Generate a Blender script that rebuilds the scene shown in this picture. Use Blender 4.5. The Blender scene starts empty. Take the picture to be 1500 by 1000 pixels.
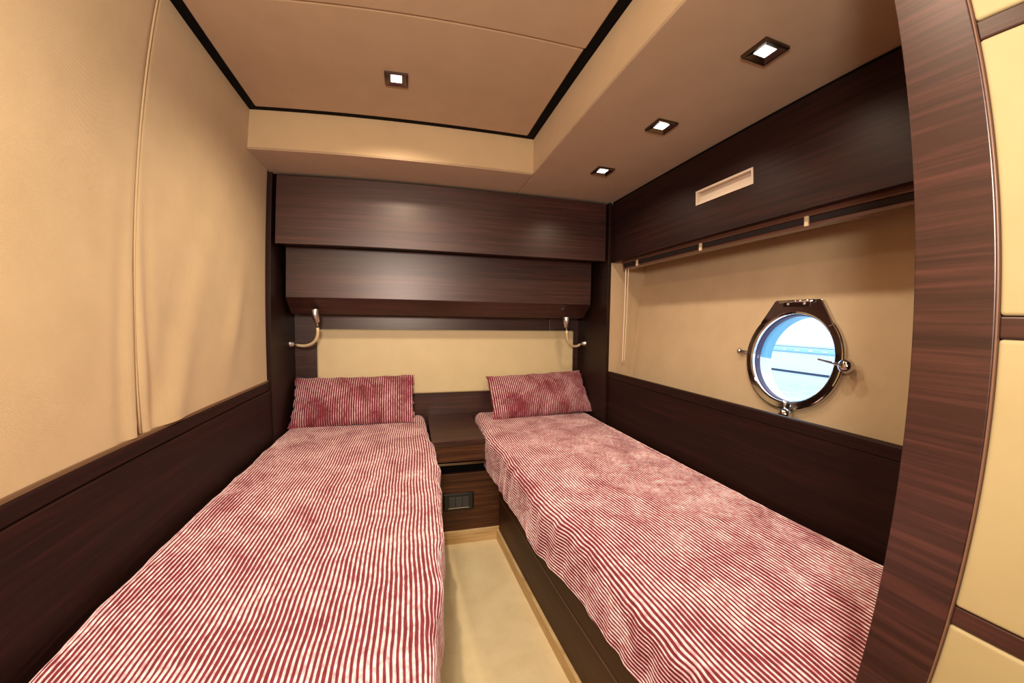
import bpy, bmesh, math, random
import numpy as np
from mathutils import Matrix, Vector

sc = bpy.context.scene
COL = sc.collection
S = 0.70            # metres per layout unit
ZF = -1.66          # floor height in layout units (camera is the layout origin)


def W(x, y, z):
    return Vector((x * S, y * S, (z - ZF) * S))


# ------------------------------------------------------------------ camera
yaw, pitch, roll = 0.262745491, -0.0522166741, 0.0134225519
FPX, A1, A2, A3 = 530.467949, -0.211686851, -0.418614636, 0.324896101
fw = Vector((math.sin(yaw) * math.cos(pitch), math.cos(yaw) * math.cos(pitch), math.sin(pitch)))
rt0 = Vector((math.cos(yaw), -math.sin(yaw), 0))
up0 = rt0.cross(fw)
rt = math.cos(roll) * rt0 + math.sin(roll) * up0
up = -math.sin(roll) * rt0 + math.cos(roll) * up0
cd = bpy.data.cameras.new('camera')
cam = bpy.data.objects.new('camera', cd)
COL.objects.link(cam)
sc.camera = cam
M = Matrix((rt, up, -fw)).transposed().to_4x4()
M.translation = W(0, 0, 0)
cam.matrix_world = M
cd.type = 'PANO'
cd.panorama_type = 'FISHEYE_LENS_POLYNOMIAL'
cd.sensor_fit = 'HORIZONTAL'
cd.sensor_width = 36
cd.sensor_height = 24
mm = 1500 / 36.0
cd.fisheye_polynomial_k0 = 0
cd.fisheye_polynomial_k1 = -mm / FPX
cd.fisheye_polynomial_k2 = -A1 * mm ** 2 / (FPX * 1e3)
cd.fisheye_polynomial_k3 = -A2 * mm ** 3 / (FPX * 1e6)
cd.fisheye_polynomial_k4 = -A3 * mm ** 4 / (FPX * 1e9)
cd.fisheye_fov = math.pi
cd.clip_start = 0.01

# ------------------------------------------------------------------ world, exposure
wd = bpy.data.worlds.new('world')
sc.world = wd
wd.use_nodes = True
bg = wd.node_tree.nodes['Background']
bg.inputs[0].default_value = (0.84, 0.92, 1.0, 1)
bg.inputs[1].default_value = 3.0
sc.view_settings.view_transform = 'Standard'
sc.view_settings.look = 'None'
sc.view_settings.gamma = 1
sc.view_settings.use_curve_mapping = False
sc.view_settings.exposure = 0.0
SPOT_W = 11.0        # each soffit downlight, watts
CEIL_W = 50.0        # each downlight in the raised ceiling
FILL_W = 23.0      # added fill light behind the camera
WARM = (1.0, 0.86, 0.67)


# ------------------------------------------------------------------ materials
def new_mat(name):
    m = bpy.data.materials.new(name)
    m.use_nodes = True
    nt = m.node_tree
    return m, nt, nt.nodes['Principled BSDF']


def nd(nt, kind, **kw):
    n = nt.nodes.new(kind)
    for k, v in kw.items():
        setattr(n, k, v)
    return n


def ramp(nt, stops, fac):
    r = nd(nt, 'ShaderNodeValToRGB')
    e = r.color_ramp.elements
    while len(e) < len(stops):
        e.new(0.5)
    for i, (p, c) in enumerate(stops):
        e[i].position = p
        e[i].color = (*c, 1)
    nt.links.new(fac, r.inputs[0])
    return r.outputs[0]


def srgb(r, g, b):
    f = lambda c: c / 12.92 if c <= 0.04045 else ((c + 0.055) / 1.055) ** 2.4
    return (f(r / 255), f(g / 255), f(b / 255))


def mapped_pos(nt, scale):
    g = nd(nt, 'ShaderNodeNewGeometry')
    mp = nd(nt, 'ShaderNodeVectorMath', operation='MULTIPLY')
    mp.inputs[1].default_value = scale
    nt.links.new(g.outputs['Position'], mp.inputs[0])
    return mp.outputs[0]


def noise(nt, vec, scale, detail=3, rough=0.55, dist=0.0):
    n = nd(nt, 'ShaderNodeTexNoise')
    n.inputs['Scale'].default_value = scale
    n.inputs['Detail'].default_value = detail
    n.inputs['Roughness'].default_value = rough
    n.inputs['Distortion'].default_value = dist
    nt.links.new(vec, n.inputs['Vector'])
    return n.outputs['Fac']


def math_n(nt, op, a, b=None):
    n = nd(nt, 'ShaderNodeMath', operation=op)
    for i, v in enumerate((a, b)):
        if v is None:
            continue
        if isinstance(v, (int, float)):
            n.inputs[i].default_value = v
        else:
            nt.links.new(v, n.inputs[i])
    return n.outputs[0]


def mix_rgb(nt, fac, a, b):
    n = nd(nt, 'ShaderNodeMix', data_type='RGBA')
    for sock, v in ((n.inputs[0], fac), (n.inputs[6], a), (n.inputs[7], b)):
        if isinstance(v, tuple):
            sock.default_value = (*v, 1)
        elif isinstance(v, (int, float)):
            sock.default_value = v
        else:
            nt.links.new(v, sock)
    return n.outputs[2]


def bump(nt, b, h, strength, dist):
    n = nd(nt, 'ShaderNodeBump')
    n.inputs['Strength'].default_value = strength
    n.inputs['Distance'].default_value = dist
    nt.links.new(h, n.inputs['Height'])
    nt.links.new(n.outputs[0], b.inputs['Normal'])


def wood_mat(name, grain, dark, mid, light, rough=0.40, coat=0.0, spec=0.5):
    """dark striped veneer; grain = per-axis frequency, high across the stripes"""
    m, nt, b = new_mat(name)
    v = mapped_pos(nt, grain)
    n1 = noise(nt, v, 1.0, 4, 0.6, 0.15)
    v2 = mapped_pos(nt, tuple(c * 3.7 for c in grain))
    n2 = noise(nt, v2, 1.0, 2, 0.5)
    f = math_n(nt, 'ADD', math_n(nt, 'MULTIPLY', n1, 0.7), math_n(nt, 'MULTIPLY', n2, 0.3))
    c = ramp(nt, [(0.34, dark), (0.5, mid), (0.66, light)], f)
    nt.links.new(c, b.inputs['Base Color'])
    b.inputs['Roughness'].default_value = rough
    b.inputs['Coat Weight'].default_value = coat
    b.inputs['Specular IOR Level'].default_value = spec
    b.inputs['Specular Tint'].default_value = (1.0, 0.84, 0.76, 1)
    b.inputs['Coat Roughness'].default_value = 0.28
    bump(nt, b, f, 0.06, 0.001)
    return m


WD, WM, WL = srgb(36, 16, 13), srgb(55, 28, 22), srgb(78, 42, 34)
M_WOOD = wood_mat('wenge_veneer', (2.2, 2.2, 95), WD, WM, WL, 0.37, 0.0, 0.95)
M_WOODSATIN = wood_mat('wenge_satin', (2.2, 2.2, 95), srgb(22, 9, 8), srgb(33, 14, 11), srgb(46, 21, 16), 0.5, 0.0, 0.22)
M_WOODLIT = wood_mat('wenge_lit', (2.2, 2.2, 80), srgb(42, 20, 12), srgb(76, 42, 24), srgb(112, 68, 40))  # same wenge, lightened to carry the ceiling lamp's light
M_BEDBOX = wood_mat('berth_base_veneer', (1.2, 1.2, 30), srgb(66, 40, 26), srgb(74, 46, 30), srgb(82, 52, 34), 0.5, 0.0, 0.2)
M_WOODTOP = wood_mat('wenge_veneer_flat', (2.2, 95, 2.2), WD, WM, WL)
M_WOODSIDE = wood_mat('wenge_plain', (1.5, 1.5, 40), srgb(28, 14, 10), srgb(36, 18, 13), srgb(44, 23, 17), 0.45, 0.0, 0.3)
M_OAK = wood_mat('pale_oak', (4, 4, 160), srgb(176, 136, 84), srgb(212, 174, 118), srgb(228, 196, 142), 0.5, 0)


def simple(name, col, rough=0.5, metal=0.0, **kw):
    m, nt, b = new_mat(name)
    b.inputs['Base Color'].default_value = (*col, 1)
    b.inputs['Roughness'].default_value = rough
    b.inputs['Metallic'].default_value = metal
    for k, v in kw.items():
        b.inputs[k].default_value = v
    return m


def fabric_mat(name, col, col2, pitch=0.0022, strength=0.25, rough=0.8, weave=True, sheen=0.15):
    m, nt, b = new_mat(name)
    v = mapped_pos(nt, (1, 1, 1))
    f = noise(nt, v, 9, 3)
    c = ramp(nt, [(0.3, col2), (0.7, col)], f)
    nt.links.new(c, b.inputs['Base Color'])
    b.inputs['Roughness'].default_value = rough
    b.inputs['Sheen Weight'].default_value = sheen
    k = 2 * math.pi / pitch
    sep = nd(nt, 'ShaderNodeSeparateXYZ')
    nt.links.new(v, sep.inputs[0])
    if weave:
        w = None
        for i in range(3):
            s_ = math_n(nt, 'SINE', math_n(nt, 'MULTIPLY', sep.outputs[i], k))
            w = s_ if w is None else math_n(nt, 'ADD', w, s_)
        g = noise(nt, v, 700, 1)
        h = math_n(nt, 'ADD', w, math_n(nt, 'MULTIPLY', g, 2.0))
    else:
        h = noise(nt, v, 420, 2, 0.7)
    bump(nt, b, h, strength, 0.0006)
    return m


M_WALLFAB = fabric_mat('wall_fabric', srgb(199, 170, 126), srgb(192, 163, 119))
M_VINYL = fabric_mat('headliner_vinyl', srgb(200, 168, 124), srgb(195, 163, 119), weave=False, strength=0.35, rough=0.62)
M_VINYL_SHADED = fabric_mat('shaded_vinyl', srgb(178, 147, 113), srgb(172, 141, 107), weave=False, strength=0.4, rough=0.55)  # fascia vinyl again, darkened to carry the shade on downward faces
M_HULLFAB = fabric_mat('hull_lining_fabric', srgb(196, 166, 128), srgb(189, 159, 121), weave=False, strength=0.3, rough=0.75)
M_CREAM = fabric_mat('cream_leather', srgb(222, 200, 152), srgb(216, 194, 145), weave=False, strength=0.12, rough=0.5)
M_CREAM2 = fabric_mat('yellow_cream_leather', srgb(190, 167, 118), srgb(183, 160, 110), weave=False, strength=0.12, rough=0.55)
M_CARPET = fabric_mat('carpet', srgb(246, 222, 172), srgb(234, 208, 156), pitch=0.005, strength=0.35, rough=0.95)
M_BLACK = simple('black_gasket', (0.002, 0.0015, 0.0015), 0.7, 0.0, **{'Specular IOR Level': 0.1})
M_GASKET = simple('violet_gasket', srgb(62, 44, 92), 0.5)
M_CHROME = simple('polished_steel', (0.62, 0.60, 0.60), 0.07, 1.0)
M_DARKCHROME = simple('dark_chrome', (0.16, 0.12, 0.10), 0.18, 1.0)
M_SATIN = simple('satin_nickel', (0.72, 0.70, 0.67), 0.3, 1.0)
M_HOSE = simple('cream_hose', srgb(232, 206, 160), 0.45)
M_PLASTIC_BLACK = simple('black_plastic', (0.012, 0.011, 0.011), 0.3)
M_PLASTIC_GREY = simple('charcoal_plastic', (0.05, 0.048, 0.047), 0.4)
M_VENT = simple('beige_plastic', srgb(206, 182, 158), 0.45)
M_BROWNRAIL = simple('brown_rail', srgb(92, 58, 44), 0.25, 0.0, **{'Coat Weight': 0.5})
M_BLINDFAB = simple('dark_blind_fabric', srgb(34, 22, 18), 0.8)
M_CORD = simple('white_cord', srgb(236, 214, 180), 0.6)
M_CLIP = simple('clear_clip', srgb(206, 176, 140), 0.2)
M_LITEDGE = simple('lit_edging', srgb(126, 90, 68), 0.4)  # pale tone paints the highlight along the stile's bevel
M_MATTRESS = simple('mattress_ticking', srgb(205, 190, 175), 0.9)
M_TRIMBROWN = simple('bronze_bead', srgb(112, 82, 56), 0.4)
M_REVEAL = simple('blue_gelcoat', srgb(120, 190, 226), 0.25)
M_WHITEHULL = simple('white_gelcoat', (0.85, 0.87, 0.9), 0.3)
M_BLUEHULL = simple('pale_blue_gelcoat', srgb(214, 228, 242), 0.3)
M_BAND = simple('blue_rub_rail', srgb(150, 192, 224), 0.4)
M_NAVY = simple('navy_stripe', (0.01, 0.02, 0.06), 0.4)

m, nt, b = new_mat('water')
b.inputs['Base Color'].default_value = (*srgb(196, 216, 230), 1)
b.inputs['Roughness'].default_value = 0.12
bump(nt, b, noise(nt, mapped_pos(nt, (1, 1, 1)), 3, 3), 0.6, 0.2)
M_WATER = m

m = bpy.data.materials.new('porthole_glass')
m.use_nodes = True
nt = m.node_tree
nt.nodes.clear()
o_ = nd(nt, 'ShaderNodeOutputMaterial')
mx = nd(nt, 'ShaderNodeMixShader')
mx.inputs[0].default_value = 0.05
tr = nd(nt, 'ShaderNodeBsdfTransparent')
tr.inputs[0].default_value = (0.93, 0.97, 1, 1)
gl = nd(nt, 'ShaderNodeBsdfGlossy')
gl.inputs['Roughness'].default_value = 0.02
nt.links.new(tr.outputs[0], mx.inputs[1])
nt.links.new(gl.outputs[0], mx.inputs[2])
nt.links.new(mx.outputs[0], o_.inputs[0])
M_GLASS = m

m, nt, b = new_mat('led_lens')
b.inputs['Base Color'].default_value = (1, 1, 1, 1)
b.inputs['Emission Color'].default_value = (1, 0.93, 0.85, 1)
b.inputs['Emission Strength'].default_value = 5
M_LED = m


def corduroy(name, redness, patchy=1.1):
    """ribbed plush; UV.x counts the ribs"""
    m, nt, b = new_mat(name)
    uv = nd(nt, 'ShaderNodeUVMap')
    sep = nd(nt, 'ShaderNodeSeparateXYZ')
    nt.links.new(uv.outputs[0], sep.inputs[0])
    rib = math_n(nt, 'COSINE', math_n(nt, 'MULTIPLY', sep.outputs[0], 2 * math.pi))
    pos = mapped_pos(nt, (1, 1, 1))
    # brushed-nap patches, elongated along the ribs
    cmb = nd(nt, 'ShaderNodeCombineXYZ')
    nt.links.new(math_n(nt, 'MULTIPLY', sep.outputs[0], 0.10), cmb.inputs[0])
    nt.links.new(math_n(nt, 'MULTIPLY', sep.outputs[1], 7.0), cmb.inputs[1])
    patch = noise(nt, cmb.outputs[0], 1.0, 4, 0.62, 0.6)
    cm2 = nd(nt, 'ShaderNodeCombineXYZ')
    nt.links.new(sep.outputs[0], cm2.inputs[0])
    nt.links.new(math_n(nt, 'MULTIPLY', sep.outputs[1], 42.0), cm2.inputs[1])
    tuft = noise(nt, cm2.outputs[0], 1.0, 2, 0.6)
    pale = ramp(nt, [(0.30, srgb(228, 146, 148)), (0.5, srgb(244, 204, 202)), (0.68, srgb(255, 242, 238))], tuft)
    red = ramp(nt, [(0.3, srgb(100, 24, 38)), (0.7, srgb(140, 40, 52))], tuft)
    fac = math_n(nt, 'ADD', math_n(nt, 'MULTIPLY', rib, 0.36), 0.5)
    fac = math_n(nt, 'ADD', fac, math_n(nt, 'MULTIPLY', math_n(nt, 'SUBTRACT', patch, 0.5 + redness), patchy))
    st = nd(nt, 'ShaderNodeMapRange', interpolation_type='SMOOTHSTEP')
    st.inputs[1].default_value = 0.40
    st.inputs[2].default_value = 0.60
    nt.links.new(fac, st.inputs[0])
    c = mix_rgb(nt, st.outputs[0], red, pale)
    nt.links.new(c, b.inputs['Base Color'])
    b.inputs['Roughness'].default_value = 0.9
    b.inputs['Sheen Weight'].default_value = 0.35
    b.inputs['Sheen Roughness'].default_value = 0.4
    b.inputs['Sheen Tint'].default_value = (*srgb(250, 214, 206), 1)
    bump(nt, b, tuft, 0.35, 0.002)
    return m


M_SPREAD = corduroy('ribbed_plush_spread', 0.07)
M_PILLOW = corduroy('ribbed_plush_pillow', 0.38, 0.75)


# ------------------------------------------------------------------ object helpers
def tag(o, label, cat=None, group=None, kind=None):
    o['label'] = label
    if cat:
        o['category'] = cat
    if group:
        o['group'] = group
    if kind:
        o['kind'] = kind
    return o


def root(name, base, label, cat, group=None, kind=None):
    o = bpy.data.objects.new(name, None)
    o.empty_display_size = 0.05
    COL.objects.link(o)
    o.location = W(*base)
    return tag(o, label, cat, group, kind)


def link(name, me, mat, parent=None, smooth=False):
    """mesh data in world metres; re-based to its parent's origin"""
    o = bpy.data.objects.new(name, me)
    COL.objects.link(o)
    if mat is not None:
        me.materials.append(mat)
    if smooth:
        me.polygons.foreach_set('use_smooth', [True] * len(me.polygons))
    if parent is not None:
        off = Vector(parent.location)
        p = parent.parent
        while p is not None:
            off += Vector(p.location)
            p = p.parent
        me.transform(Matrix.Translation(-off))
        o.parent = parent
    me.update()
    return o


def bm_mesh(bm, name):
    me = bpy.data.meshes.new(name)
    bmesh.ops.recalc_face_normals(bm, faces=bm.faces)
    bm.to_mesh(me)
    bm.free()
    return me


def add_box(bm, x0, x1, y0, y1, z0, z1, bev=0.0, seg=2):
    vs = [bm.verts.new(W(x, y, z)) for x in (x0, x1) for y in (y0, y1) for z in (z0, z1)]
    idx = ((0, 1, 3, 2), (4, 6, 7, 5), (0, 4, 5, 1), (2, 3, 7, 6), (0, 2, 6, 4), (1, 5, 7, 3))
    fs = [bm.faces.new([vs[i] for i in f]) for f in idx]
    if bev > 0:
        es = list({e for f in fs for e in f.edges})
        bmesh.ops.bevel(bm, geom=es, offset=bev * S, segments=seg, affect='EDGES', profile=0.5)


def box(name, x0, x1, y0, y1, z0, z1, mat, parent=None, bev=0.004, seg=2):
    bm = bmesh.new()
    add_box(bm, x0, x1, y0, y1, z0, z1, bev, seg)
    return link(name, bm_mesh(bm, name), mat, parent)


def prism(name, poly, axis, a, b_, mat, parent=None, bev=0.0):
    """poly: 2-D outline in the two axes other than `axis` (in x,y,z order), extruded a..b_"""
    bm = bmesh.new()

    def P(p, t):
        c = list(p)
        c.insert(axis, t)
        return W(*c)
    lo = [bm.verts.new(P(p, a)) for p in poly]
    hi = [bm.verts.new(P(p, b_)) for p in poly]
    bm.faces.new(lo)
    bm.faces.new(hi)
    n = len(poly)
    for i in range(n):
        bm.faces.new((lo[i], lo[(i + 1) % n], hi[(i + 1) % n], hi[i]))
    if bev:
        bmesh.ops.bevel(bm, geom=list(bm.edges), offset=bev * S, segments=2, affect='EDGES')
    return link(name, bm_mesh(bm, name), mat, parent)


def tube(name, pts, r, mat, parent=None, seg=10, cap=True):
    """round tube through layout points"""
    P = [W(*p) for p in pts]
    bm = bmesh.new()
    rings = []
    ref = Vector((0.123, 0.31, 0.94)).normalized()
    for i, p in enumerate(P):
        t = (P[min(i + 1, len(P) - 1)] - P[max(i - 1, 0)]).normalized()
        u = t.cross(ref)
        u.normalize()
        v = t.cross(u)
        rr = (r[i] if isinstance(r, (list, tuple)) else r) * S
        rings.append([bm.verts.new(p + rr * (math.cos(2 * math.pi * k / seg) * u + math.sin(2 * math.pi * k / seg) * v)) for k in range(seg)])
    for a, c in zip(rings, rings[1:]):
        for k in range(seg):
            bm.faces.new((a[k], a[(k + 1) % seg], c[(k + 1) % seg], c[k]))
    if cap:
        bm.faces.new(rings[0])
        bm.faces.new(rings[-1])
    return link(name, bm_mesh(bm, name), mat, parent, smooth=True)


def bez(p0, p1, p2, p3, n=14):
    out = []
    for i in range(n + 1):
        t = i / n
        out.append(tuple((1 - t) ** 3 * a + 3 * (1 - t) ** 2 * t * b + 3 * (1 - t) * t * t * c + t ** 3 * d
                         for a, b, c, d in zip(p0, p1, p2, p3)))
    return out


def grid_mesh(name, X, Y, Z, mat, parent=None, uv=None, smooth=True):
    """arrays (n,m) in layout units"""
    n, m_ = X.shape
    co = np.stack([X * S, Y * S, (Z - ZF) * S], -1).reshape(-1, 3)
    i = np.arange((n - 1) * (m_ - 1))
    r, c = i // (m_ - 1), i % (m_ - 1)
    a = r * m_ + c
    faces = np.stack([a, a + 1, a + m_ + 1, a + m_], 1)
    me = bpy.data.meshes.new(name)
    me.vertices.add(len(co))
    me.vertices.foreach_set('co', co.ravel())
    me.loops.add(faces.size)
    me.loops.foreach_set('vertex_index', faces.ravel())
    me.polygons.add(len(faces))
    me.polygons.foreach_set('loop_start', np.arange(0, faces.size, 4))
    me.update(calc_edges=True)
    if uv is not None:
        U = np.stack([uv[0], uv[1]], -1).reshape(-1, 2)[faces.ravel()]
        lay = me.uv_layers.new(name='UVMap')
        lay.data.foreach_set('uv', U.ravel())
    me.validate()
    return link(name, me, mat, parent, smooth)


def vnoise(seed, x, y):
    """cheap smooth 2-D noise from a few sines"""
    rg = np.random.RandomState(seed)
    out = 0
    for k in range(6):
        a, b_, p = rg.uniform(-1, 1), rg.uniform(-1, 1), rg.uniform(0, 6.28)
        f = 1 + 0.8 * k
        out = out + np.sin(f * (a * x + b_ * y) + p) / (1 + 0.6 * k)
    return out / 3.0


# ================================================================== SETTING
XL, XR = -1.0, 1.626
ZC, ZS = 1.275, 1.028
YREAR = -0.50

# ---- floor
o = box('floor', -1.1, 2.1, YREAR - 0.05, 3.5, ZF - 0.08, ZF, M_CARPET, None, 0)
tag(o, 'pale beige woven carpet on the cabin floor between the berths', 'floor', kind='structure')

# ---- ceiling
r = root('ceiling', (0, 1, ZC), 'beige padded ceiling with black border and dropped soffits around it', 'ceiling', kind='structure')
box('ceiling_panel', -0.955, 0.752, 1.559, 2.45, ZC, ZC + 0.06, M_VINYL_SHADED, r, 0.012, 3)
box('ceiling_panel', -0.955, 0.752, YREAR, 1.555, ZC - 0.004, ZC + 0.06, M_VINYL_SHADED, r, 0.008, 3)
box('border_strip', -1.02, -0.953, YREAR, 2.487, ZC + 0.002, ZC + 0.05, M_BLACK, r, 0)
box('border_strip', 0.750, 0.806, YREAR, 2.487, ZC + 0.002, ZC + 0.05, M_BLACK, r, 0)
box('border_strip', -0.953, 0.750, 2.450, 2.489, ZC + 0.002, ZC + 0.05, M_BLACK, r, 0)
box('fascia', -1.0, 0.850, 2.487, 2.53, ZS + 0.012, ZC + 0.05, M_VINYL, r, 0)
box('fascia', 0.805, 0.850, YREAR, 2.4872, ZS + 0.012, ZC + 0.05, M_VINYL, r, 0)
box('soffit_panel', -1.0, 0.802, 2.487, 2.90, ZS, ZS + 0.0125, M_VINYL_SHADED, r, 0.003)
box('soffit_panel', 0.805, 1.665, YREAR, 2.90, ZS, ZS + 0.0125, M_VINYL_SHADED, r, 0.003)
box('deckhead', -1.1, 2.2, YREAR - 0.05, 3.5, ZC + 0.06, ZC + 0.1, M_BLACK, r, 0)

# ---- left wall
r = root('wall_left', (XL, 1, ZF), 'left cabin wall of padded beige fabric above a dark wood wainscot', 'wall', kind='structure')


def fabric_panel(y0, y1, seed, seam_at):
    ny, nz = 110, 90
    yy, zz = np.meshgrid(np.linspace(y0, y1, ny), np.linspace(-0.424, ZC + 0.01, nz), indexing='ij')
    e = np.minimum(np.minimum(yy - y0, y1 - yy) / 0.03, 1.0)
    X = XL - 0.010 + 0.010 * np.sqrt(np.clip(1 - (1 - e) ** 2, 0, 1))
    low = np.clip((0.75 - zz) / 1.1, 0, 1) ** 1.5
    d = np.abs(yy - seam_at)
    X = X + 0.004 * vnoise(seed, yy * 3, zz * 2)
    # pulled folds fanning away from the seam near its lower end
    X = X + low * 0.015 * np.exp(-(d / 0.10) ** 2) * np.sin(d * 55 + zz * 2.5)
    if y0 > 1:
        q = (yy - 1.52) * 1.0 - (zz + 0.45) * 0.42
        X = X + 0.018 * low * np.exp(-((q - 0.20) / 0.09) ** 2) - 0.014 * low * np.exp(-((q - 0.05) / 0.09) ** 2)
        q2 = (yy - 2.25) - (zz + 0.3) * 0.35
        X = X + 0.020 * np.exp(-(q2 / 0.09) ** 2) * np.exp(-((zz + 0.02) / 0.28) ** 2)
    return grid_mesh('fabric_panel', X, yy, zz, M_WALLFAB, r)


fabric_panel(YREAR, 1.524, 3, 1.524)
fabric_panel(1.5242, 2.852, 8, 1.5242)
tube('seam_piping', [(XL - 0.003, 1.524 + 0.002 * math.sin(z * 4), z) for z in np.linspace(-0.42, ZC, 24)], 0.0045, M_WALLFAB, r, 8)
box('wall_backing', -1.1, -1.018, YREAR, 3.5, ZF, ZC + 0.06, M_BLACK, r, 0)
box('bead', -1.018, -0.994, YREAR, 2.852, -0.440, -0.424, M_TRIMBROWN, r, 0.003)
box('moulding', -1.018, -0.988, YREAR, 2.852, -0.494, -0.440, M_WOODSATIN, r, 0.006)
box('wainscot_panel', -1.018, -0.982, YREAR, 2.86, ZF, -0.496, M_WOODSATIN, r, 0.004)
box('post', -1.018, -0.972, 2.852, 3.42, ZF, ZS - 0.003, M_WOODSIDE, r, 0.003)

# ---- back wall
r = root('wall_back', (0.3, 3.4, ZF), 'dark wood back wall behind the cream headboard and cabinets', 'wall', kind='structure')
box('wood_panel', -0.972, 1.286, 3.40, 3.44, ZF, ZS, M_WOOD, r, 0.002)
box('wood_panel', 1.292, 1.605, 3.40, 3.44, ZF, ZS, M_WOOD, r, 0.002)
box('backing', -1.1, 2.1, 3.441, 3.5, ZF, ZC + 0.06, M_BLACK, r, 0)

# ---- right wall
r = root('wall_right', (XR, 1.6, ZF), 'right cabin wall with dark wood bands above and below the beige porthole recess', 'wall', kind='structure')
VY0, VY1, VZ0, VZ1 = 1.432, 1.842, 0.712, 0.797      # hole for the air outlet
bm = bmesh.new()
for a in ((0.33, VY0, 0.515, 1.008), (VY1, 2.842, 0.515, 1.008), (VY0, VY1, 0.515, VZ0), (VY0, VY1, VZ1, 1.008)):
    add_box(bm, XR, XR + 0.034, a[0], a[1], a[2], a[3])
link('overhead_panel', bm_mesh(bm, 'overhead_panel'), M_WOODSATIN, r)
box('shadow_gap', XR + 0.012, XR + 0.03, 0.33, 2.842, 1.008, ZS, M_BLACK, r, 0)
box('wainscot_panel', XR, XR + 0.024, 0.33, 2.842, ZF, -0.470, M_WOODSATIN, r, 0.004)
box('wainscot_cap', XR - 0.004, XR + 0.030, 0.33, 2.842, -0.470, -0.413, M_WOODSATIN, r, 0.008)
box('post', 1.605, 1.634, 2.842, 3.42, ZF, ZS - 0.003, M_WOODSIDE, r, 0.003)


def hull_x(z):
    return 2.0 + (z - 0.5127) * 0.1486


PY, PZ = 1.378, -0.165                    # porthole centre
PR = 0.232
sl = Vector((0.1486, 0, 1)).normalized()  # up along the hull lining
nrm = Vector((-1, 0, 0.1486)).normalized()  # into the cabin
PC = Vector((hull_x(PZ), PY, PZ))


def hp(a, w, d=0.0):
    """layout point on the hull lining: a along y, w up the slope, d into the room"""
    p = PC + sl * w + nrm * d + Vector((0, a, 0))
    return (p.x, p.y, p.z)


a0, a1, w0, w1 = 0.33 - PY, 2.835 - PY, -0.62, 0.98
angs = sorted([2 * math.pi * k / 72 for k in range(72)] + [math.atan2(w, a) % (2 * math.pi) for a in (a0, a1) for w in (w0, w1)])
bm = bmesh.new()
ci, co_ = [], []
for t in angs:
    c, s_ = math.cos(t), math.sin(t)
    k = min(((a1 if c > 0 else a0) / c) if abs(c) > 1e-9 else 1e9, ((w1 if s_ > 0 else w0) / s_) if abs(s_) > 1e-9 else 1e9)
    ci.append(bm.verts.new(W(*hp(PR * c, PR * s_))))
    co_.append(bm.verts.new(W(*hp(k * c, k * s_))))
for i in range(len(angs)):
    j = (i + 1) % len(angs)
    bm.faces.new((ci[i], ci[j], co_[j], co_[i]))
me = bm_mesh(bm, 'hull_lining')
o = link('hull_lining', me, M_HULLFAB, r)
mod = o.modifiers.new('solid', 'SOLIDIFY')
mod.thickness = 0.02
mod.offset = -1
prism('recess_return', [(1.632, -0.62), (1.632, 0.80), (2.06, 0.80), (1.86, -0.62)], 1, 2.836, 2.86, M_HULLFAB, r)
box('recess_head', 1.66, 2.14, 0.33, 2.836, 0.80, 0.83, M_HULLFAB, r, 0)
box('recess_sill', 1.65, 1.9, 0.33, 2.836, -0.64, -0.62, M_HULLFAB, r, 0)

# ---- partition in the foreground
PX = 0.815
K = PX / 1.626
YA, YB = 0.741 * K, 0.5065 * K
r = root('wall_foreground', (PX, 0, ZF), 'dark wood door stile with cream upholstered panels split by wood strips', 'wall', kind='structure')
box('wood_stile', PX, PX + 0.05, YB, YA, ZF, ZS, M_WOOD, r, 0.002)
box('lit_edge', PX + 0.001, PX + 0.03, YB - 0.0034, YB - 0.0002, ZF, ZS, M_LITEDGE, r, 0.001)  # thin strip standing for the stile's lit edge
pit = 0.4705
strips = [(0.0236 + k * pit, -0.0100 + k * pit) for k in (-3, -2, -1, 0, 1, 2)]
strips = [(zt, zb) for zt, zb in strips if zt > ZF and zb < ZS]
for zt, zb in strips:
    box('wood_strip', PX + 0.008, PX + 0.05, YREAR, YB - 0.0036, max(zb, ZF), min(zt, ZS), M_WOOD, r, 0.003)
edges = sorted([ZF] + [z for s_ in strips for z in s_] + [ZS])
for k in range(0, len(edges), 2):
    if edges[k + 1] - edges[k] > 0.03:
        box('upholstered_panel', PX + 0.006, PX + 0.05, YREAR, YB - 0.0036, edges[k] + 0.001, edges[k + 1] - 0.001, M_CREAM2, r, 0.006, 4)
box('bulkhead', PX + 0.05, 2.14, YB, YA - 0.001, ZF, ZS, M_WOODSIDE, r, 0)
box('backing', PX + 0.05, PX + 0.08, YREAR, YB, ZF, ZS, M_BLACK, r, 0)

# ---- wall behind the camera (out of view)
o = box('wall_rear', -1.1, 0.9, YREAR - 0.05, YREAR, ZF, ZC + 0.06, M_VINYL, None, 0)
tag(o, 'plain beige wall of the passage behind the viewer', 'wall', kind='structure')

# ---- baseboards
o = box('baseboard_back', 0.13, 0.640, 2.645, 2.662, ZF, -1.560, M_OAK, None, 0.003)
tag(o, 'pale oak skirting under the nightstand at the end of the aisle', 'baseboard', kind='structure')


def box_x(y):
    return 0.629 + (2.6 - y) * 0.048


o = prism('baseboard_right', [(box_x(0.40) - 0.018, 0.40), (box_x(2.645) - 0.018, 2.645), (box_x(2.645), 2.645), (box_x(0.40), 0.40)], 2, ZF, -1.585, M_OAK)
tag(o, 'pale oak skirting along the foot of the berth under the porthole', 'baseboard', kind='structure')

# ---- porthole
r = root('window_1', (PC.x, PC.y, PC.z - PR), 'round polished steel porthole in the beige hull lining', 'window', kind='structure')


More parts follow.
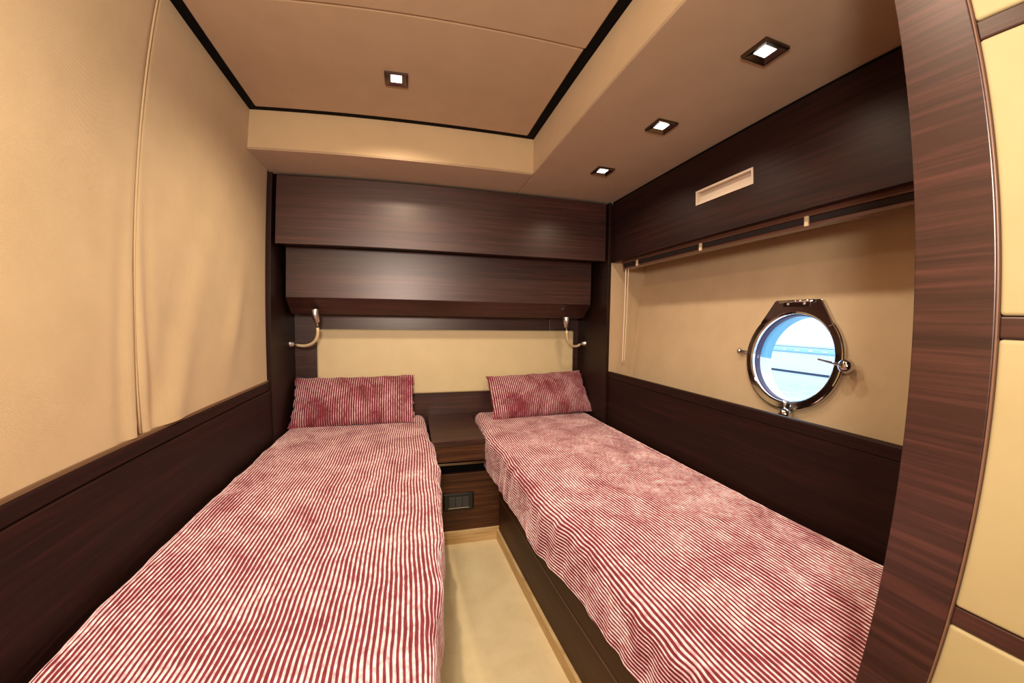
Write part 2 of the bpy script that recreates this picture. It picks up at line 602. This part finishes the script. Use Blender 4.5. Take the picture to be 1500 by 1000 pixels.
def ring(name, prof, mat, n=72):
    """prof: closed list of (radius, depth into the room)"""
    bm = bmesh.new()
    R = [[bm.verts.new(W(*hp(rad * math.cos(2 * math.pi * k / n), rad * math.sin(2 * math.pi * k / n), d))) for rad, d in prof] for k in range(n)]
    m_ = len(prof)
    for k in range(n):
        for i in range(m_):
            bm.faces.new((R[k][i], R[(k + 1) % n][i], R[(k + 1) % n][(i + 1) % m_], R[k][(i + 1) % m_]))
    return link(name, bm_mesh(bm, name), mat, r, smooth=False)


def arc_prof(r0, r1, d, rr=0.008):
    """rectangular ring section with rounded front edges"""
    out = [(r0, 0.0), (r0, d - rr)]
    out += [(r0 + rr - rr * math.cos(t), d - rr + rr * math.sin(t)) for t in (math.pi / 6, math.pi / 3, math.pi / 2)]
    out += [(r1 - rr + rr * math.sin(t), d - rr + rr * math.cos(t)) for t in (0, math.pi / 6, math.pi / 3, math.pi / 2)]
    return out + [(r1, 0.0)]


flange = ring('flange', arc_prof(0.238, 0.298, 0.018, 0.006), M_CHROME)
frame = ring('frame', arc_prof(0.226, 0.272, 0.058, 0.010), M_CHROME)
ring('rubber_gasket', arc_prof(0.2225, 0.2265, 0.034, 0.001), M_GASKET)
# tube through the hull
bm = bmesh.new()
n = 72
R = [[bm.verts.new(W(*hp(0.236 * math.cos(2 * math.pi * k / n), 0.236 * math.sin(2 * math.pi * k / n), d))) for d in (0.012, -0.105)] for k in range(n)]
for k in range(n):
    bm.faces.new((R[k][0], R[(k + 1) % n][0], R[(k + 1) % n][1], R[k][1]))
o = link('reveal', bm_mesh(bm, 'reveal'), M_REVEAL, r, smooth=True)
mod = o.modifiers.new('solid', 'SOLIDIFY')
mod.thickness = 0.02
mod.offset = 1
# sunlit lower half of the reveal, its brightness painted in white
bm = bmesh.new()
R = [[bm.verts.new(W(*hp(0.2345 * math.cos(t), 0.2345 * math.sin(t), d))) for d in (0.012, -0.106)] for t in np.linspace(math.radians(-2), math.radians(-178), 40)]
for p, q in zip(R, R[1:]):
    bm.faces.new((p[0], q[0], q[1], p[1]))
link('sunlit_reveal', bm_mesh(bm, 'sunlit_reveal'), M_WHITEHULL, r, smooth=True)
bm = bmesh.new()
bm.faces.new([bm.verts.new(W(*hp(0.229 * math.cos(2 * math.pi * k / n), 0.229 * math.sin(2 * math.pi * k / n), 0.028))) for k in range(n)])
o = link('glass_pane', bm_mesh(bm, 'glass_pane'), M_GLASS, r)
mod = o.modifiers.new('solid', 'SOLIDIFY')
mod.thickness = 0.006


def hull_prism(name, poly, d0, d1, mat, parent, bev=0.003):
    bm = bmesh.new()
    lo = [bm.verts.new(W(*hp(a, w, d0))) for a, w in poly]
    hi = [bm.verts.new(W(*hp(a, w, d1))) for a, w in poly]
    bm.faces.new(lo)
    bm.faces.new(hi)
    q = len(poly)
    for i in range(q):
        bm.faces.new((lo[i], lo[(i + 1) % q], hi[(i + 1) % q], hi[i]))
    if bev:
        bmesh.ops.bevel(bm, geom=list(bm.edges), offset=bev * S, segments=2, affect='EDGES')
    return link(name, bm_mesh(bm, name), mat, parent)


# hinge plate: trapezoid cap above the ring with its lower edge following the glass
pl = [(-0.128, 0.298), (0.128, 0.298), (0.205, 0.172)]
pl += [(0.240 * math.cos(t), 0.240 * math.sin(t)) for t in np.linspace(math.radians(42), math.radians(138), 18)]
pl += [(-0.205, 0.172)]
plate = hull_prism('hinge_plate', pl, 0.004, 0.062, M_CHROME, r, 0.004)
hull_prism('hinge_slot', [(-0.075, 0.262), (0.075, 0.262), (0.075, 0.287), (-0.075, 0.287)], 0.060, 0.066, M_DARKCHROME, plate, 0.002)
tube('hinge_pin', [hp(-0.10, 0.290, 0.060), hp(0.10, 0.290, 0.060)], 0.009, M_CHROME, plate, 12)
for a in (-0.045, 0.045):
    tube('hinge_screw', [hp(a, 0.275, 0.064), hp(a, 0.275, 0.070)], 0.007, M_SATIN, plate, 10)


def clamp(name, ang, arm, ball):
    c, s_ = math.cos(ang), math.sin(ang)
    cp = tube(name, [hp(0.286 * c, 0.286 * s_, 0.02), hp(0.286 * c, 0.286 * s_, 0.07)], 0.016, M_CHROME, r, 12)
    k = tube('clamp_knob', [hp(ball * c, ball * s_, 0.045 + q) for q in (0.0, 0.008, 0.03, 0.052, 0.06)], [0.012, 0.027, 0.034, 0.027, 0.012], M_CHROME, cp, 14)
    tube('clamp_lever', [hp(arm * c, arm * s_ + 0.012, 0.085), hp(0.27 * c, 0.27 * s_ + 0.002, 0.078), hp(ball * c, ball * s_, 0.075)], [0.006, 0.007, 0.008], M_CHROME, cp, 10)


clamp('clamp_post', math.radians(183), 0.17, 0.298)
clamp('clamp_post', math.radians(262), 0.235, 0.292)
tube('stay_rod', [hp(0.262, 0.005, 0.030), hp(0.322, 0.008, 0.046)], 0.010, M_CHROME, r, 10)
tube('stay_knob', [hp(0.318, 0.008, 0.045), hp(0.326, 0.0085, 0.048), hp(0.340, 0.009, 0.051)], [0.013, 0.020, 0.011], M_CHROME, r, 12)

# ================================================================== FURNITURE
# ---- overhead cabinets
r = root('overhead_cabinet', (0.3, 2.85, 0.53), 'wide dark wood overhead cabinet directly under the ceiling soffit', 'cabinet')
box('body', -0.948, 1.584, 2.872, 3.398, 0.545, ZS - 0.016, M_WOODSIDE, r, 0.002)
box('front_panel', -0.944, 1.580, 2.850, 2.871, 0.528, ZS - 0.018, M_WOOD, r, 0.003)

r = root('shelf_cabinet', (0.3, 3.05, 0.045), 'recessed dark wood wall cabinet above the headboard with a sloping underside', 'cabinet')
box('body', -0.935, 1.556, 3.072, 3.398, 0.168, 0.543, M_WOODSIDE, r, 0.002)
box('front_panel', -0.933, 1.553, 3.050, 3.071, 0.166, 0.545, M_WOOD, r, 0.003)
prism('sloping_panel', [(3.052, 0.1655), (3.20, 0.047), (3.40, 0.040), (3.40, 0.1655)], 0, -0.935, 1.556, M_WOOD, r)

# ---- headboard
o = box('headboard', -0.790, 1.538, 3.357, 3.3995, -0.650, -0.076, M_CREAM, None, 0.018, 4)
tag(o, 'long cream leather headboard panel spanning behind both pillows', 'headboard')

# ---- nightstand
r = root('nightstand', (0.36, 2.66, ZF), 'low dark wood nightstand set between the two berths', 'nightstand')
box('top', 0.125, 0.515, 2.628, 3.398, -0.890, -0.856, M_WOODTOP, r, 0.004)
dfr = box('drawer_front', 0.128, 0.512, 2.640, 2.665, -1.020, -0.893, M_WOODLIT, r, 0.003)
box('drawer_lip', 0.128, 0.52, 2.622, 2.665, -1.040, -1.022, M_DARKCHROME, dfr, 0.004)
box('finger_recess', 0.11, 0.645, 2.690, 2.71, -1.125, -1.040, M_BLACK, r, 0)
box('lower_panel', 0.11, 0.645, 2.663, 2.690, ZF, -1.120, M_WOODLIT, r, 0.003)
box('carcass', 0.128, 0.512, 2.711, 3.398, ZF, -0.891, M_WOODSIDE, r, 0)

# ---- socket plate on the nightstand
r = root('socket_plate', (0.32, 2.662, -1.40), 'black switch and socket plate on the nightstand front', 'socket')
sf = box('frame', 0.208, 0.434, 2.648, 2.6625, -1.398, -1.266, M_PLASTIC_BLACK, r, 0.010, 3)
for k in range(3):
    x0 = 0.248 + k * 0.050
    box('module', x0, x0 + 0.047, 2.643, 2.650, -1.372, -1.292, M_PLASTIC_GREY, sf, 0.002)
box('chrome_line', 0.244, 0.400, 2.6445, 2.650, -1.3785, -1.3735, M_SATIN, sf, 0.001)

# ---- beds
rb = root('bed', (1.1, 1.8, ZF), 'built-in berth with a dark wood base beneath the porthole', 'bed')
bb = prism('base', [(box_x(0.375), 0.375), (box_x(2.645), 2.645), (1.622, 2.645), (1.622, 0.375)], 2, -1.584, -1.10, M_BEDBOX, rb, 0.003)
prism('edge_strip', [(box_x(0.375) - 0.0025, 0.375), (box_x(2.645) - 0.0025, 2.645), (box_x(2.645) + 0.004, 2.645), (box_x(0.375) + 0.004, 0.375)], 2, -1.326, -1.3205, M_TRIMBROWN, bb)
box('mattress', 0.70, 1.57, 0.42, 3.32, -1.098, -0.87, M_MATTRESS, rb, 0.03, 3)
lb = root('bed', (-0.45, 1.8, ZF), 'built-in berth beside the padded fabric wall', 'bed')
prism('base', [(-0.98, 0.46), (-0.98, 2.645), (0.10, 2.645), (-0.03, 0.46)], 2, ZF, -1.12, M_WOODSIDE, lb, 0.003)
box('mattress', -0.96, -0.03, 0.48, 3.36, -1.118, -0.87, M_MATTRESS, lb, 0.03, 3)

PITCH = 0.0155


def bedspread(name, label, xl, xr, zt, hl, hr, y0, y1, foot, seed, wav_l, wav_r):
    rc = 0.055
    ts = np.concatenate([np.arange(0, (y1 - y0) + foot + 0.02, 0.02)])
    wmax = 1.25
    # cross-section arc length samples (6 per rib)
    L = hl + hr + math.pi * rc + wmax - 2 * rc
    ns = int(L / PITCH * 6)
    sfrac = np.linspace(0, 1, ns)
    T, F = np.meshgrid(ts, sfrac, indexing='ij')
    ln = y1 - y0
    yy = np.where(T < ln, y1 - T, y0)
    dropf = np.where(T < ln, 0, T - ln)
    near = np.clip((rc - (ln - T)) / rc, 0, 1)
    dropf = dropf + np.where(T < ln, rc * (1 - np.sqrt(np.clip(1 - near ** 2, 0, 1))) * 0.6, rc * 0.6)
    headf = np.clip((0.03 - T) / 0.03, 0, 1)
    xlv = np.interp(yy, *xl) + wav_l * vnoise(seed, yy * 9, yy * 0 + 1)
    xrv = np.interp(yy, *xr) + wav_r * vnoise(seed + 1, yy * 8, yy * 0 + 2)
    w = xrv - xlv
    hlv = np.interp(yy, *hl_tab) if hl == 'tab' else hl
    Lr = hlv + hr + math.pi * rc + (w - 2 * rc)
    s = F * Lr
    a1 = hlv
    a2 = a1 + math.pi * rc / 2
    a3 = a2 + (w - 2 * rc)
    a4 = a3 + math.pi * rc / 2
    th1 = (s - a1) / rc
    th2 = (s - a3) / rc
    c1 = s < a1
    c2 = (s >= a1) & (s < a2)
    c3 = (s >= a2) & (s < a3)
    c4 = (s >= a3) & (s < a4)
    X = np.select([c1, c2, c3, c4], [xlv, xlv + rc - rc * np.cos(th1), xlv + rc + (s - a2), xrv - rc + rc * np.sin(th2)], xrv)
    D = np.select([c1, c2, c3, c4], [rc + (a1 - s), rc - rc * np.sin(th1), 0 * s, rc - rc * np.cos(th2)], rc + (s - a4))
    NX = np.select([c1, c2, c3, c4], [-1 + 0 * s, -np.cos(th1), 0 * s, np.sin(th2)], 1.0)
    NZ = np.select([c1, c2, c3, c4], [0 * s, np.sin(th1), 1 + 0 * s, np.cos(th2)], 0.0)
    soft = np.where(c3, 1.0, 0.3)
    Z = zt - D - dropf - 0.04 * headf ** 2
    Z = Z + soft * 0.007 * vnoise(seed + 2, X * 7, yy * 5) + soft * 0.004 * vnoise(seed + 3, X * 16, yy * 11)
    # loose folds along the overhanging sides
    ripple = np.where(c1 | c4 | (s >= a4) | c2, 1.0, 0.0)
    X = X + ripple * 0.012 * NX * vnoise(seed + 4, yy * 26, D * 8)
    ph = s / PITCH + 0.9 * vnoise(seed + 6, X * 4, yy * 3.2) + 0.25 * vnoise(seed + 7, X * 9, yy * 12)
    rib = np.cos(2 * np.pi * ph)
    X = X + 0.0026 * rib * NX
    Z = Z + 0.0026 * rib * NZ
    yv = yy - np.where(T >= ln, 0.0026 * rib, 0)
    o = grid_mesh(name, X, yv, Z, M_SPREAD, None, uv=(ph, T * S))
    return tag(o, label, 'bedspread')


bedspread('bedspread', 'red and white ribbed plush bedspread on the berth along the fabric wall',
          ([0.4, 3.4], [-0.960, -0.952]),
          ([0.4, 0.81, 1.04, 1.40, 1.88, 2.15, 2.44, 2.82, 3.4], [0.00, 0.036, 0.065, 0.104, 0.135, 0.147, 0.142, 0.112, 0.095]),
          -0.832, 0.10, 0.20, 0.44, 3.352, 0.25, 11, 0.004, 0.006)
bedspread('bedspread', 'red and white ribbed plush bedspread on the berth below the porthole',
          ([0.37, 0.85, 1.09, 1.24, 1.50, 1.65, 2.04, 2.32, 2.50, 2.70, 3.4], [0.640, 0.640, 0.632, 0.62, 0.585, 0.555, 0.548, 0.540, 0.525, 0.52, 0.555]),
          ([0.37, 3.4], [1.604, 1.585]),
          -0.838, 0.20, 0.10, 0.385, 3.352, 0.20, 27, 0.008, 0.003)


# ---- pillows
def pillow(label, c, hw, hh, roll_, yawz, seed):
    nu, nv = 480, 60
    a, b_ = np.meshgrid(np.linspace(-1, 1, nu), np.linspace(-1, 1, nv), indexing='ij')
    out = []
    prof = (np.clip(1 - np.abs(a) ** 3.2, 0, 1) ** 0.55) * (np.clip(1 - np.abs(b_) ** 2.6, 0, 1) ** 0.6)
    th = 0.088 * prof * (1 + 0.10 * vnoise(seed, a * 4, b_ * 3))
    px = hw * a * (1 - 0.035 * (1 - b_ ** 2) * np.abs(a)) + 0.012 * vnoise(seed + 1, b_ * 18, a * 2) * np.abs(a) ** 8
    py = hh * b_ * (1 - 0.05 * (1 - a ** 2) * np.abs(b_)) + 0.008 * vnoise(seed + 2, a * 21, b_ * 2) * np.abs(b_) ** 8
    rib = np.cos(2 * np.pi * px / 0.0175)
    up_v = Vector((0, 0.60, 0.80))
    n_v = Vector((0, -0.80, 0.60))
    cr, sr = math.cos(roll_), math.sin(roll_)
    rx = cr * px - sr * py
    ry = sr * px + cr * py
    Xs, Ys, Zs, U, V = [], [], [], [], []
    for sgn in (1, -1):
        t = sgn * (th + 0.003 * rib * np.minimum(prof * 3, 1))
        x = rx
        y = ry * up_v.y + t * n_v.y
        z = ry * up_v.z + t * n_v.z
        cz, sz = math.cos(yawz), math.sin(yawz)
        xx, yy = cz * x - sz * y, sz * x + cz * y
        out.append((xx + c[0], yy + c[1], z + c[2]))
    # one closed surface: front sheet, then back sheet reversed
    X = np.concatenate([out[0][0], out[1][0][:, ::-1][:, 1:]], 1)
    Y = np.concatenate([out[0][1], out[1][1][:, ::-1][:, 1:]], 1)
    Z = np.concatenate([out[0][2], out[1][2][:, ::-1][:, 1:]], 1)
    U = np.concatenate([px / 0.0175, (px / 0.0175)[:, ::-1][:, 1:]], 1)
    V = np.concatenate([py * S, (py * S)[:, ::-1][:, 1:]], 1)
    o = grid_mesh('pillow', X, Y, Z, M_PILLOW, None, uv=(U, V))
    return tag(o, label, 'pillow')


pillow('dark red ribbed plush pillow on the berth along the fabric wall', (-0.468, 3.205, -0.655), 0.482, 0.222, 0.012, 0.0, 5)
pillow('dark red ribbed plush pillow on the berth below the porthole', (1.135, 3.200, -0.660), 0.480, 0.218, 0.048, 0.0, 9)


# ---- reading lamps
def reading_lamp(base, side, pts, head0, head1, label):
    r = root('reading_lamp', base, label, 'lamp')
    x, y, z = base
    tube('wall_base', [(x, y, z), (x + side * 0.008, y, z), (x + side * 0.012, y, z), (x + side * 0.03, y, z), (x + side * 0.034, y, z)],
         [0.028, 0.028, 0.022, 0.020, 0.012], M_SATIN, r, 16)
    tube('stem', [(x + side * 0.03, y, z), pts[0]], 0.006, M_SATIN, r, 8)
    tube('gooseneck', bez(*pts), 0.0115, M_HOSE, r, 10)
    h0, h1 = Vector(head0), Vector(head1)
    q = [tuple(h0.lerp(h1, t)) for t in (-0.25, 0.0, 0.02, 0.5, 0.97, 1.0)]
    tube('lamp_head', q, [0.007, 0.008, 0.019, 0.027, 0.035, 0.031], M_SATIN, r, 18)
    return r


reading_lamp((-0.972, 3.27, -0.197), 1, ((-0.915, 3.24, -0.203), (-0.79, 3.17, -0.225), (-0.715, 3.14, -0.17), (-0.724, 3.12, -0.062)),
             (-0.728, 3.12, -0.022), (-0.745, 3.115, 0.082), 'silver gooseneck reading lamp on the wood side by the fabric wall')
reading_lamp((1.605, 3.24, -0.194), -1, ((1.545, 3.23, -0.203), (1.47, 3.19, -0.250), (1.365, 3.15, -0.20), (1.358, 3.12, -0.070)),
             (1.356, 3.12, -0.042), (1.347, 3.115, 0.056), 'silver gooseneck reading lamp on the wood side near the blind cords')


# ---- recessed downlights
def downlight(x, y, z, label, group=None, lit=True, name='downlight'):
    r = root(name, (x, y, z), label, 'light', group)
    bm = bmesh.new()
    lv = [(0.060, 0.0), (0.060, -0.010), (0.052, -0.012), (0.028, -0.003)]
    R = [[bm.verts.new(W(x + sx * h, y + sy * h, z + d)) for sx, sy in ((-1, -1), (1, -1), (1, 1), (-1, 1))] for h, d in lv]
    for p, q in zip(R, R[1:]):
        for k in range(4):
            bm.faces.new((p[k], p[(k + 1) % 4], q[(k + 1) % 4], q[k]))
    bz = link('bezel', bm_mesh(bm, 'bezel'), M_DARKCHROME, r)
    box('lens', x - 0.028, x + 0.028, y - 0.028, y + 0.028, z - 0.0035, z - 0.0005, M_LED, bz, 0)
    if lit:
        ld = bpy.data.lights.new('downlight_lamp', 'SPOT')
        ld.energy = (CEIL_W if y > 1 else CEIL_W * 0.36) if z > 1.2 else SPOT_W
        ld.color = WARM
        ld.spot_size = math.radians(150)
        ld.spot_blend = 0.9
        ld.shadow_soft_size = 0.025
        lo = bpy.data.objects.new('downlight_lamp', ld)
        COL.objects.link(lo)
        lo.location = W(x, y, z - 0.02)
    return r


downlight(-0.105, 2.025, ZC, 'square recessed downlight in the middle of the raised ceiling panel')
G = 'downlights in the side soffit'
downlight(1.232, 1.012, ZS, 'square downlight in the side soffit beyond the partition', G)
downlight(1.226, 1.640, ZS, 'square downlight in the side soffit above the air outlet', G)
downlight(1.226, 2.270, ZS, 'square downlight in the side soffit close to the overhead cabinet', G)
downlight(-0.105, 0.55, ZC - 0.004, 'unseen square downlight added in the ceiling panel over the berth feet')  # added out of view to brighten the near bed

# ---- air outlet
r = root('air_outlet', (XR, 1.637, VZ0), 'beige slotted air outlet in the dark wood band above the blind', 'vent')
bm = bmesh.new()
fr = 0.012
for a in ((VY0, VY1, VZ0, VZ0 + fr), (VY0, VY1, VZ1 - fr, VZ1), (VY0, VY0 + fr, VZ0 + fr, VZ1 - fr), (VY1 - fr, VY1, VZ0 + fr, VZ1 - fr)):
    add_box(bm, XR - 0.004, XR + 0.03, *a)
link('frame', bm_mesh(bm, 'frame'), M_VENT, r)
box('back_plate', XR + 0.026, XR + 0.032, VY0 + fr, VY1 - fr, VZ0 + fr, VZ1 - fr, M_VENT, r, 0)
box('slat', XR + 0.014, XR + 0.019, VY0 + fr, VY1 - fr, VZ0 + fr, VZ0 + 0.05, M_VENT, r, 0.001)

# ---- blind over the porthole recess
r = root('window_blind', (1.70, 1.55, 0.445), 'raised dark blind with thin brown rails above the porthole', 'blind')
hr0 = box('head_rail', 1.672, 1.735, 0.40, 2.735, 0.492, 0.545, M_BROWNRAIL, r, 0.004)
box('folded_fabric', 1.680, 1.728, 0.40, 2.730, 0.464, 0.492, M_BLINDFAB, r, 0.003)
box('bottom_rail', 1.676, 1.732, 0.40, 2.732, 0.447, 0.464, M_BROWNRAIL, r, 0.005)
hr_ = [hr0]
for y in (2.519, 1.850, 1.183):
    box('clip', 1.664, 1.676, y - 0.010, y + 0.010, 0.448, 0.494, M_CLIP, hr_[0], 0.003)
tube('pull_cord', bez((1.690, 2.705, 0.455), (1.688, 2.705, 0.2), (1.684, 2.706, -0.1), (1.680, 2.704, -0.33), 16), 0.0045, M_CORD, r, 6)
tube('pull_cord', bez((1.690, 2.668, 0.455), (1.688, 2.668, 0.2), (1.690, 2.680, -0.1), (1.690, 2.695, -0.33), 16), 0.003, M_CORD, r, 6)

# ---- added frontal fill light behind the camera (out of view), built as a wall lamp
r = root('added_fill', (-0.22, YREAR, 0.38), 'added unseen fill light behind the viewer, shaped as a small frosted wall lamp', 'lamp')
box('back_plate', -0.28, -0.16, YREAR, YREAR + 0.015, 0.38, 0.56, M_SATIN, r, 0.004)
tube('shade', [(-0.22, YREAR + 0.06, 0.40), (-0.22, YREAR + 0.06, 0.54)], [0.04, 0.05], M_LED, r, 16)
ld = bpy.data.lights.new('added_fill_light', 'AREA')
ld.shape = 'DISK'
ld.size = 0.26
ld.energy = FILL_W
ld.color = (1.0, 0.94, 0.86)
lo = bpy.data.objects.new('added_fill_light', ld)
COL.objects.link(lo)
lo.location = W(-0.22, YREAR + 0.13, 0.47)
lo.rotation_euler = (math.radians(84), 0, math.radians(-6))

# ================================================================== OUTSIDE
o = box('water', 2.6, 60, -30, 60, -1.30, -1.09, M_WATER, None, 0)
tag(o, 'bright harbour water outside the porthole', 'water', kind='stuff')
r = root('neighbouring_boat', (7.4, 6, -1.2), 'white and pale blue hull of a boat moored outside the porthole', 'boat')
box('hull_side', 7.0, 8.6, -6, 20, -1.25, -0.485, M_BLUEHULL, r, 0.02)
box('rub_rail', 6.96, 7.3, -6, 20, -0.484, -0.405, M_BAND, r, 0.02)
box('superstructure', 7.25, 8.6, -6, 20, -0.404, 1.2, M_WHITEHULL, r, 0.05)
box('boot_stripe', 6.985, 6.999, -6, 20, -0.885, -0.845, M_NAVY, r, 0)
for k in range(5):
    y = 4.20 + k * 0.27
    box('deck_light', 6.945, 6.962, y, y + 0.08, -0.450, -0.428, M_WHITEHULL, r, 0.004)
